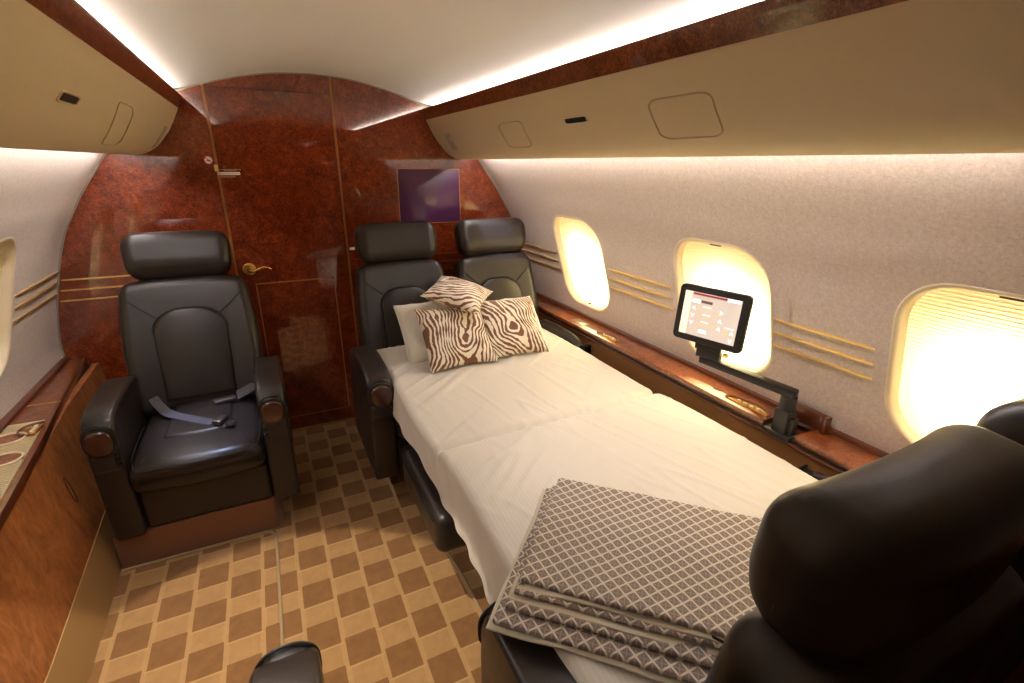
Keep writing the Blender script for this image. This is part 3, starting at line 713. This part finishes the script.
def make_seat(label, arms=((-.310, -.195), (.195, .310)), head_up=0.0, leg_rest=False, belt=False, half=.195, tilt=-16, by=.552, arm_dz=0.0, bw=None):
    root = empty('reclining_seat'); tag(root, label, 'seat')
    L = M['leather']; hw = half
    # shell / pedestal body between the arms
    MB().add(*rbox((0, .31, .24), (2*hw+.02, .56, .18), .02)).build('seat_base', L, root)
    # cushion, with front roll
    def cf_(q, u):
        x, y, z = q; f = max(0, -u[1]-.2)/.8
        z += .012*(1-u[0]**2)*(1 if u[2] > 0 else 0)*(1-u[1]**2) - .018*f**2*(u[2] > 0) - .028*(u[2] > 0)*abs(u[0])**4
        y -= .028*(1-u[0]**2)*(u[1] < 0); return (x, y, z)
    cz = .408
    cu_ = MB().add(*rbox((0, .235, cz), (2*hw+.015, .53, .135), .035, 5, 10, cf_)).build('seat_cushion', L, root)
    MB().add(*rbox((0, .262, cz+.068), (.235, .30, .030), .014, 4, 8, lambda q, u: (q[0]*(1-.10*(u[1]+1)/2), q[1]-.02*(1-u[0]**2)*(u[1] < 0), q[2]+.008*(1-u[0]**2)*(1-u[1]**2)))).build('cushion_inset', L, cu_)
    pts = [(-hw*.98+0, .30, cz+.052), (-hw*.99, .14, cz+.050), (-hw*.97, .03, cz+.040), (-hw*.86, -.030, cz+.030), (-hw*.5, -.052, cz+.036), (0, -.060, cz+.039), (hw*.5, -.052, cz+.036), (hw*.86, -.030, cz+.030), (hw*.97, .03, cz+.040), (hw*.99, .14, cz+.050), (hw*.98, .30, cz+.052)]
    MB().add(*tube(spline(pts, 5), .0026, 6)).build('piping', M['piping'], cu_)
    for sx in (-1, 1): MB().add(*tube(spline([(sx*.115, .135, cz+.071), (sx*.145, .06, cz+.062), (sx*.175, -.005, cz+.047)], 5), .0018, 6)).build('seam', M['leather_seam'], cu_)
    # backrest (reclined)
    tilt = math.radians(tilt); R = Matrix.Rotation(tilt, 3, 'X')
    bc = Vector((0, by, .722)); bh = .58; bw = bw or .470
    def bf(q, u):
        x, y, z = q; t_ = (u[2]+1)/2
        x *= .94+.08*math.sin(PI*min(1, t_*1.05)); 
        if u[1] < 0: y -= .020*abs(u[0])**2.2*(1-.6*t_) - .010*(1-u[0]**2)
        z -= .022*(abs(u[0])**3)*(u[2] > 0); return (x, y, z)
    br = MB().add(*rbox(bc, (bw, .14, bh), .045, 5, 10, bf, R)).build('backrest', L, root)
    AP = arch(.255*bw/.47, .385)
    MB().add(*pad(AP, .012, .010, bc+R @ Vector((0, -.070, -.235)), R)).build('back_pad', L, br)
    ap = arch(.263*bw/.47, .390); MB().add(*tube([bc+R @ Vector((x, -.0685, z-.236)) for x, z in ap[2:]], .0024, 6)).build('seam', M['leather_seam'], br)
    for sx in (-1, 1): MB().add(*tube([bc+R @ Vector((sx*(.108*bw/.47+.096*t_), -.0700-.013*t_**2, .118+.085*t_)) for t_ in [i/6 for i in range(7)]], .0020, 6)).build('seam', M['leather_seam'], br)
    # headrest
    hc = bc+R @ Vector((0, -.016, bh/2+.092+head_up)); hz = .200
    def hf(q, u):
        x, y, z = q; y -= .020*abs(u[0])**2.5 ; x *= 1-.05*(u[2] < 0)*abs(u[2]); z -= .010*(u[2] > 0)*abs(u[0])**3
        y += .020*(u[2] < -.2)*(-u[2]-.2)*(u[1] < 0)
        return (x, y, z)
    hr = MB().add(*rbox(hc, (.410 if hw < .21 else .395, .135, hz), .055, 6, 8, hf, R)).build('headrest', L, root)
    if head_up > 0: MB().bm(box(-.06, .06, hc.y-.01, hc.y+.02, hc.z-hz/2-.06, hc.z-hz/2+.02)).build('headrest_post', M['black'], root)
    # arms
    for (a0, a1) in arms:
        top = [(.0, .150), (-.002, .30), (-.004, .52), (.002, .590), (.016, .628), (.045, .650), (.10, .660), (.25, .665), (.38, .655), (.455, .625), (.50, .56), (.52, .40), (.52, .17), (.50, .15)]
        top = [(a_, b_+arm_dz*(b_ > .5)) for a_, b_ in top]
        arm = MB().bm(prism(top, 'x', a0, a1, .030, 5)).build('armrest', L, root)
        ac = (a0+a1)/2; aw = a1-a0
        # end cap: dark bezel round a glossy brown oval
        cap = MB().bm(prism(rrect(aw*.95, .118, .046, 6, ac, .566+arm_dz), 'y', -.012, .02, .006, 3)).build('arm_cap', M['black'], arm)
        MB().bm(prism(rrect(aw*.82, .092, .036, 7, ac, .566+arm_dz), 'y', -.024, 0, .009, 4)).build('cap_inlay', M['cap_wood'], cap)
        MB().add(*tube([(x, -.004, z+.001) for x, z in rrect(aw*.98, .126, .050, 6, ac, .568+arm_dz)], .0032, 6, closed=True)).build('piping', M['piping'], arm)
        ctl = MB().bm(box(a0+.010, a1-.008, -.010, .01, .455, .518, .003)).build('control_plate', mat('ctl', (.022,.017,.015), .45) if 'ctl' not in bpy.data.materials else bpy.data.materials['ctl'], arm)
        sgn = -1 if ac > 0 else 1
        for q in range(3): MB().bm(box(ac+sgn*aw*.36-.008, ac+sgn*aw*.36+.008, -.015, 0, .463+.018*q, .476+.018*q, .003)).build('button', M['black'], ctl)
        MB().add(*tube([(a0+.008, -.008, .452), (a1-.006, -.008, .452)], .0016, 6)).build('seam', M['piping'], arm)
    if leg_rest:
        lr = MB().add(*rbox((0, -.475, .370), (.50, .45, .15), .035, 5, 8)).build('leg_rest', L, root)
        MB().add(*tube([(-.2505, -.66, .415), (-.2505, -.28, .415)], .003, 6)).build('piping', M['leather_seam'], lr)
        MB().add(*rbox((0, -.16, .26), (.40, .26, .13), .02)).build('leg_rest_support', L, root)
    if belt:
        b1 = MB().add(*strap(spline([(-.175, .375, 0.546), (-.155, .345, 0.521), (-.12, .30, 0.498), (-.06, .235, 0.498), (0.0, .180, 0.497), (.050, .140, 0.494)], 5), .044, .003, (.55, .75, .0))).build('seat_belt', M['belt'], root)
        rz = Matrix.Rotation(math.radians(35), 3, 'Z')
        MB().add(*rbox((.078, .128, 0.506), (.038, .058, .022), .008, 3, 2, None, Matrix.Rotation(math.radians(-35), 3, 'Z'))).build('buckle', M['steel'], b1)
        MB().add(*strap([(.098, .112, 0.500), (.125, .094, 0.496)], .034, .003, (.5, .8, 0))).build('buckle_plate', M['steel'], b1)
        b2 = MB().add(*strap(spline([(.205, .375, 0.531), (.175, .36, 0.521), (.13, .345, 0.508)], 4), .044, .003, (-.1, .7, .55))).build('seat_belt', M['belt'], root)
        MB().add(*rbox((.085, .322, 0.505), (.085, .030, .018), .006, 3, 2, None, Matrix.Rotation(math.radians(14), 3, 'Z'))).build('belt_latch', mat('latch', (.05,.03,.02), .4), b2)
    return root
AY = 1.885
seatA = make_seat('single dark leather seat with loose seat belt left of the door', arms=((-.314, -.217), (.222, .320)), belt=True, half=.213, by=.515, bw=.50); seatA.location = (-.645, AY+.04, 0)
seatB = make_seat('dark leather seat on the aisle behind the bed, left of the window-side one', arms=((-.312, -.207),), leg_rest=True, half=.20); seatB.location = (.295, AY, 0)
seatC = make_seat('dark leather window-side seat behind the bed, bluish light on its headrest', arms=((.210, .236),), half=.190); seatC.location = (.820, AY, 0)
seatD = make_seat('black leather seat back nearest the camera, seen from behind in the foreground', arms=((.243, .340),), tilt=-6, by=.505, arm_dz=-.048, head_up=-.030); seatD.location = (.336, .728, -.008); seatD.rotation_euler = (0, 0, PI)
seatE = make_seat('black leather window-side seat at the right edge of the foreground', arms=((-.236, -.212),), half=.190, tilt=-6, by=.505, head_up=-.030); seatE.location = (.825, .730, -.015); seatE.rotation_euler = (0, 0, PI)
seatF = make_seat('single left seat of which one dark armrest end shows at the bottom edge', tilt=-6, by=.505, arm_dz=-.01); seatF.location = (-.630, .775, 0); seatF.rotation_euler = (0, 0, PI)

# ------------------------------------------------------------------ bed
bed = empty('bed', (.55, 1.3, .45)); tag(bed, 'bed made up over the facing seats with a cream striped sheet', 'bed')
def pb(x, y, z): return (x-.55, y-1.3, z-.45)
mt = MB()
for (y0, y1, zz) in ((1.325, 2.29, .597), (.25, 1.305, .610)):
    V, F = rbox((.565, (y0+y1)/2, zz-.065), (.90, y1-y0, .12), .03, 4, 4); mt.add([pb(*v) for v in V], F)
mt.build('mattress', M['mattress'], bed)
def sheet_pt(u, v):
    """u across: 0 left hem .. 1 right hem; v along: 0 far .. 1 near"""
    y = 2.315-(2.315-.22)*v
    near = 1/(1+math.exp((y-1.315)/.03))
    ztop = .602+.016*near+.018*u
    # seam valley between the two mattresses, and softly puffed sections
    ztop -= .026*math.exp(-((y-1.318-.02*(u-.5))/.016)**2)
    ztop += .006*math.sin(PI*min(1, max(0, (y-1.33)/.95)))*(near < .5)+.008*math.sin(PI*min(1, max(0, (1.3-y)/1.0)))*(near >= .5)
    hem = .468+.034*math.exp(-((y-1.25)/.40)**2)+.007*math.sin(y*5.2)+.004*math.sin(y*13+1)-.03*near+ (.05 if y > 2.2 else 0)*(y-2.2)/.1
    a = .17; lx_ = .088+.006*math.sin(y*7)
    if u < a:
        t_ = u/a; x = lx_-.012*(1-t_)**1.0+.004*math.sin(y*38+3*math.sin(y*6))*(1-t_); z = hem+(ztop-.022-hem)*t_
    elif u < .24:
        t_ = (u-a)/(.24-a)*PI/2; x = lx_+.026*(1-math.cos(t_)); z = ztop-.022+.022*math.sin(t_)
    elif u < .93:
        t_ = (u-.24)/.69; x = lx_+.026+(1.022-.022-lx_-.026)*t_; z = ztop
    elif u < .96:
        t_ = (u-.93)/.03*PI/2; x = 1.022-.022+.022*math.sin(t_); z = ztop-.022*(1-math.cos(t_))
    else:
        t_ = (u-.96)/.04; x = 1.022+.002*t_; z = ztop-.022-.09*t_
    # wrinkles: fine diagonal tension folds
    if u > .17:
        d = (x*.62-y*.78); d2 = (x*.9+y*.45)
        n1 = noise.noise(Vector((d*13, d2*1.1, .3))); n2 = noise.noise(Vector((x*16+y*4, y*2.2, 4.1))); n3 = noise.noise(Vector((x*2.3, y*2.3, 9)))
        fold = max(0, 1-abs(n1)*9)*.008*max(0, .25+n3*1.6)+max(0, 1-abs(n2)*8)*.007*max(0, -n3+.25)
        near_seam = math.exp(-abs(y-1.318)/.09); fold += near_seam*.010*max(0, noise.noise(Vector((x*26, y*5, 2))))
        z += fold+.004*n3
    if v < .03: z += 0
    return x, y, z
U = [i/170 for i in range(171)]; Vv = [i/260 for i in range(261)]
V = []; F = []
for v in Vv:
    for u in U: V.append(pb(*sheet_pt(u, v)))
nu = len(U)
for i in range(len(Vv)-1):
    for j in range(nu-1): F.append((i*nu+j, i*nu+j+1, (i+1)*nu+j+1, (i+1)*nu+j))
# far end drop
base = len(V)
for j, u in enumerate(U):
    x, y, z = sheet_pt(u, 0); V.append(pb(x, y+.012, z-.012))
for j, u in enumerate(U):
    x, y, z = sheet_pt(u, 0); V.append(pb(x, y+.016, min(z-.02, .50) if z > .5 else z-.01))
for j in range(nu-1): F.append((j+1, j, base+j, base+j+1)); F.append((base+j+1, base+j, base+nu+j, base+nu+j+1))
sh = MB().add(V, F).build('sheet', M['sheet'], bed, sharp=0)
md = sh.modifiers.new('solid', 'SOLIDIFY'); md.thickness = .002; md.offset = 1

# ------------------------------------------------------------------ pillows and cushions
def cushion(name, m_, w_, h_, th, corner=.10, n=30, seed=0, wob=.004, dent=0):
    V = []; F = []
    def P(u, v, s_):
        cx = 1-corner*(1-v*v)*.9; cy = 1-corner*(1-u*u)*.9
        x = u*w_/2*cx; y = v*h_/2*cy
        prof = ((1-abs(u)**2.6)*(1-abs(v)**2.6))**.55
        z = s_*th/2*prof; 
        z += wob*noise.noise(Vector((x*14+seed, y*14, s_)))*prof*2 + wob*1.2*max(0, 1-6*abs(noise.noise(Vector((x*6+seed*2, y*6, 3*s_)))))*prof
        if s_ > 0: z -= dent*math.exp(-(u*u+v*v)/.25)
        return (x, y, z)
    for s_ in (1, -1):
        b = len(V)
        for i in range(n+1):
            for j in range(n+1): V.append(P(-1+2*j/n, -1+2*i/n, s_))
        for i in range(n):
            for j in range(n):
                a = b+i*(n+1)+j; q = (a, a+1, a+n+2, a+n+1); F.append(q if s_ > 0 else q[::-1])
    b = bmesh.new(); vs_ = [b.verts.new(p) for p in V]
    for f in F: b.faces.new([vs_[i] for i in f])
    bmesh.ops.remove_doubles(b, verts=b.verts, dist=1e-5)
    o = MB().bm(b).build(name, m_, sharp=0)
    e = []
    for i in range(n+1): e.append(P(-1+2*i/n, -1, 1))
    for i in range(1, n+1): e.append(P(1, -1+2*i/n, 1))
    for i in range(1, n+1): e.append(P(1-2*i/n, 1, 1))
    for i in range(1, n): e.append(P(-1, 1-2*i/n, 1))
    MB().add(*tube(e, .0022, 6, closed=True)).build('seam_edge', m_, o)
    return o
def place(o, c, xdir, ydir):
    x = Vector(xdir).normalized(); y = Vector(ydir); y = (y-x*y.dot(x)).normalized(); z = x.cross(y)
    m = Matrix((x, y, z)).transposed().to_4x4(); m.translation = Vector(c); o.matrix_world = m; return o
g = 'zebra print cushions'
c1 = cushion('throw_cushion', M['zebra0'], .315, .315, .085, .08, seed=1); place(c1, (.412, 1.985, .742), (1, -.02, .02), (-.03, .20, .20))
tag(c1, 'zebra print cushion, left of the two leaning side by side', 'cushion', g)
c2 = cushion('throw_cushion', M['zebra1'], .305, .315, .085, .08, seed=5); place(c2, (.700, 2.000, .742), (1, -.03, -.03), (.02, .20, .20))
tag(c2, 'zebra print cushion, right of the two leaning side by side', 'cushion', g)
c3 = cushion('throw_cushion', M['zebra2'], .27, .27, .095, .08, seed=8); place(c3, (.478, 2.122, .897), (.76, -.58, -.24), (.66, .74, .12))
tag(c3, 'zebra print cushion lying on top of the other two', 'cushion', g)
p1 = cushion('pillow', M['pillow'], .37, .33, .15, .05, seed=3, wob=.020); place(p1, (.390, 2.170, .712), (1, .0, .01), (0, .20, .20))
tag(p1, 'white pillow behind the left zebra cushion', 'pillow')
p2 = cushion('pillow', M['pillow'], .36, .30, .12, .05, seed=11, wob=.02); place(p2, (.775, 2.170, .695), (1, .03, -.03), (0, .20, .20))
tag(p2, 'white pillow against the window-side seat, behind the right zebra cushion', 'pillow')

# ------------------------------------------------------------------ folded quilt
bx = Vector((.71, -.70, 0)).normalized(); 
bl = empty('folded_quilt', (.150, .800, .625), math.atan2(bx.y, bx.x)); tag(bl, 'folded quilt with grey and cream diamond lattice on the near end of the bed', 'quilt')
# local frame: +x along the long edge towards the window-side, -y towards the camera; origin mid left edge
def slab(x0, x1, y0, y1, z0, z1, seed, name='quilt_layer', mm=None, par=bl, r=.006, hang=0.0):
    def fn(q, u):
        x, y, z = q; zz = .0035*noise.noise(Vector((x*9+seed, y*9, seed)))+.002*noise.noise(Vector((x*25, y*25+seed, 1)))
        y += .006*noise.noise(Vector((x*5+seed, seed, 0)))*abs(u[1]); x += .006*noise.noise(Vector((seed, y*7, 2)))*abs(u[0])
        xx = (x0+x1)/2+x; return (x, y, z+zz-hang*max(0, (x0+.12)-xx)*1.0*(u[1] < 0)*abs(u[1]))
    V, F = rbox(((x0+x1)/2, (y0+y1)/2, (z0+z1)/2), (x1-x0, y1-y0, z1-z0), r, 3, 26, fn); return MB().add(V, F).build(name, mm or M['quilt'], par)
slab(-.004, .62, -.228, .210, .010, .022, 1); slab(.010, .62, -.196, .212, .023, .033, 2)
slab(.022, .62, -.168, .212, .035, .045, 3); slab(.026, .62, -.150, .212, .048, .060, 4)
slab(-.014, .60, -.236, .214, .006, .011, 5, 'quilt_lining', M['quilt_hem'], r=.002)
slab(.024, .62, -.160, -.10, .0435, .050, 6, 'quilt_hem', M['quilt_hem'], r=.003)
slab(.012, .62, -.180, -.12, .0325, .036, 8, 'quilt_hem', M['quilt_hem'], r=.0015)

# ------------------------------------------------------------------ touchscreen on its arm
tm = empty('touchscreen_monitor', (1.105, .80, ZR)); tag(tm, 'black framed touchscreen on a folding arm in front of the middle right window', 'monitor')
A = Vector((1.000, 1.250, 0)); B = Vector((1.062, 1.006, 0)); xd = (B-A).normalized(); upv = Vector((.10, .02, 1)).normalized(); nd = upv.cross(xd).normalized()
upv = xd.cross(nd).normalized()
if nd.x > 0: nd = -nd
Wd = (B-A).length; Hd = .198; cc = (A+B)/2+Vector((0, 0, .988))
mtx = Matrix((xd, -nd, upv)).transposed().to_4x4()   # local x along, local -y = facing viewer
if mtx.to_3x3().determinant() < 0: mtx = Matrix((xd, nd, upv)).transposed().to_4x4()
mtx.translation = cc-Vector((1.105, .80, ZR))
scrE = MB().bm(prism(rrect(Wd, Hd, .018, 5), 'y', -.009, .012, .004, 3)).build('frame', M['black'], tm); scrE.matrix_local = mtx
ps = -1 if (mtx.to_3x3() @ Vector((0, -1, 0))).x < 0 else 1
sd = MB().bm(box(-Wd/2+.024, Wd/2-.026, *( (-.0105, -.008) if ps < 0 else (.008, .0135)), -Hd/2+.024, Hd/2-.022)).build('screen', M['screen_on'], scrE)
def ui(name, rects, m_, e=.0006, polys=()):
    mm = MB(); yf = -.0105-e
    for (x0, x1, z0, z1) in rects: mm.bm(box(x0, x1, yf, yf+.0004, z0, z1))
    for P in polys: mm.bm(prism(P, 'y', yf, yf+.0004))
    mm.build(name, m_, sd)
x0, x1, z0, z1 = -Wd/2+.024, Wd/2-.026, -Hd/2+.024, Hd/2-.022; sw, shh = x1-x0, z1-z0
def R_(a, b, c_, d): return (x0+a*sw, x0+b*sw, z1-d*shh, z1-c_*shh)
ui('side_bar', [R_(0, .13, 0, 1)], M['ui_side'])
ui('title_bar', [R_(.15, .76, .015, .06)], M['ui_red'], .0009)
ui('title_light', [R_(.76, .98, .01, .07), R_(.16, .30, .16, .24), R_(.36, .50, .83, .90)], M['ui_white'], .0009)
ui('tab', [R_(.32, .52, .16, .22)], M['ui_brown'], .0011)
def arrow(a, c_, d, s_=.035):
    cx, cz = x0+a*sw, z1-c_*shh; w_ = s_*sw
    return {'l': [(cx-w_, cz), (cx+w_, cz-w_), (cx+w_*.3, cz), (cx+w_, cz+w_)], 'r': [(cx+w_, cz), (cx-w_, cz+w_), (cx-w_*.3, cz), (cx-w_, cz-w_)],
            'd': [(cx, cz-w_), (cx+w_, cz+w_), (cx, cz+w_*.4), (cx-w_, cz+w_)], 'u': [(cx, cz+w_), (cx-w_, cz-w_), (cx, cz-w_*.4), (cx+w_, cz-w_)]}[d]
ui('arrow', [], M['ui_white'], .0009, [arrow(.20, .36, 'l'), arrow(.70, .36, 'r'), arrow(.20, .54, 'd'), arrow(.70, .54, 'u'), arrow(.20, .71, 'd'), arrow(.70, .71, 'u'), arrow(.93, .74, 'u'), arrow(.93, .92, 'd')])
ui('slider', [R_(.26+.035*i, .28+.035*i, .35, .37) for i in range(12)]+[R_(.26, .64, .53, .545), R_(.26, .64, .70, .715), R_(.80, .84, .72, .80)], M['ui_orange'], .0009)
ui('caption', [R_(.36, .52, .29, .305), R_(.37, .52, .47, .485), R_(.37, .51, .64, .655), R_(.80, .96, .64, .66)], M['ui_white'], .0009)
# bracket + arm
def la(x, y, z): return (x-1.105, y-.80, z-ZR)
ar = MB()
def lbar(m, p, q, wx_, wz_, bev=.004):
    """bar from p to q, rectangular section"""
    p, q = Vector(p), Vector(q); d = (q-p); L_ = d.length; d.normalize(); sdir = d.cross(Vector((0, 0, 1))).normalized(); up_ = sdir.cross(d)
    b = box(0, L_, -wx_/2, wx_/2, -wz_/2, wz_/2, bev, 2); b.transform(Matrix((d, -sdir, up_)).transposed().to_4x4()); b.transform(Matrix.Translation(p)); m.bm(b); return m
m = lbar(MB(), la(1.022, 1.165, .880), la(1.045, 1.075, .880), .022, .026); m.build('screen_hinge', M['black'], tm)
m = lbar(MB(), la(1.022, 1.155, .857), la(1.048, 1.075, .857), .030, .030); m.build('bracket', M['black'], tm)
MB().add(*tube([la(1.050, 1.066, .868), la(1.053, 1.052, .868)], .008, 12)).build('hinge_pin', M['gold'], tm)
m = lbar(MB(), la(1.034, 1.145, .832), la(1.106, .825, .812), .036, .028, .006); m.build('swing_arm', M['black'], tm)
MB().add(*tube([la(1.104, .845, .800), la(1.104, .845, .752)], .024, 20)).build('pivot', M['black'], tm)
m = MB().bm(box(-.026, .022, .020, .068, -.02, .065, .004)).bm(box(-.014, .012, .006, .024, -.02, .045, .003)).bm(box(-.03, .03, .0, .09, -.030, -.012, .003)); m.build('arm_base', M['black'], tm)
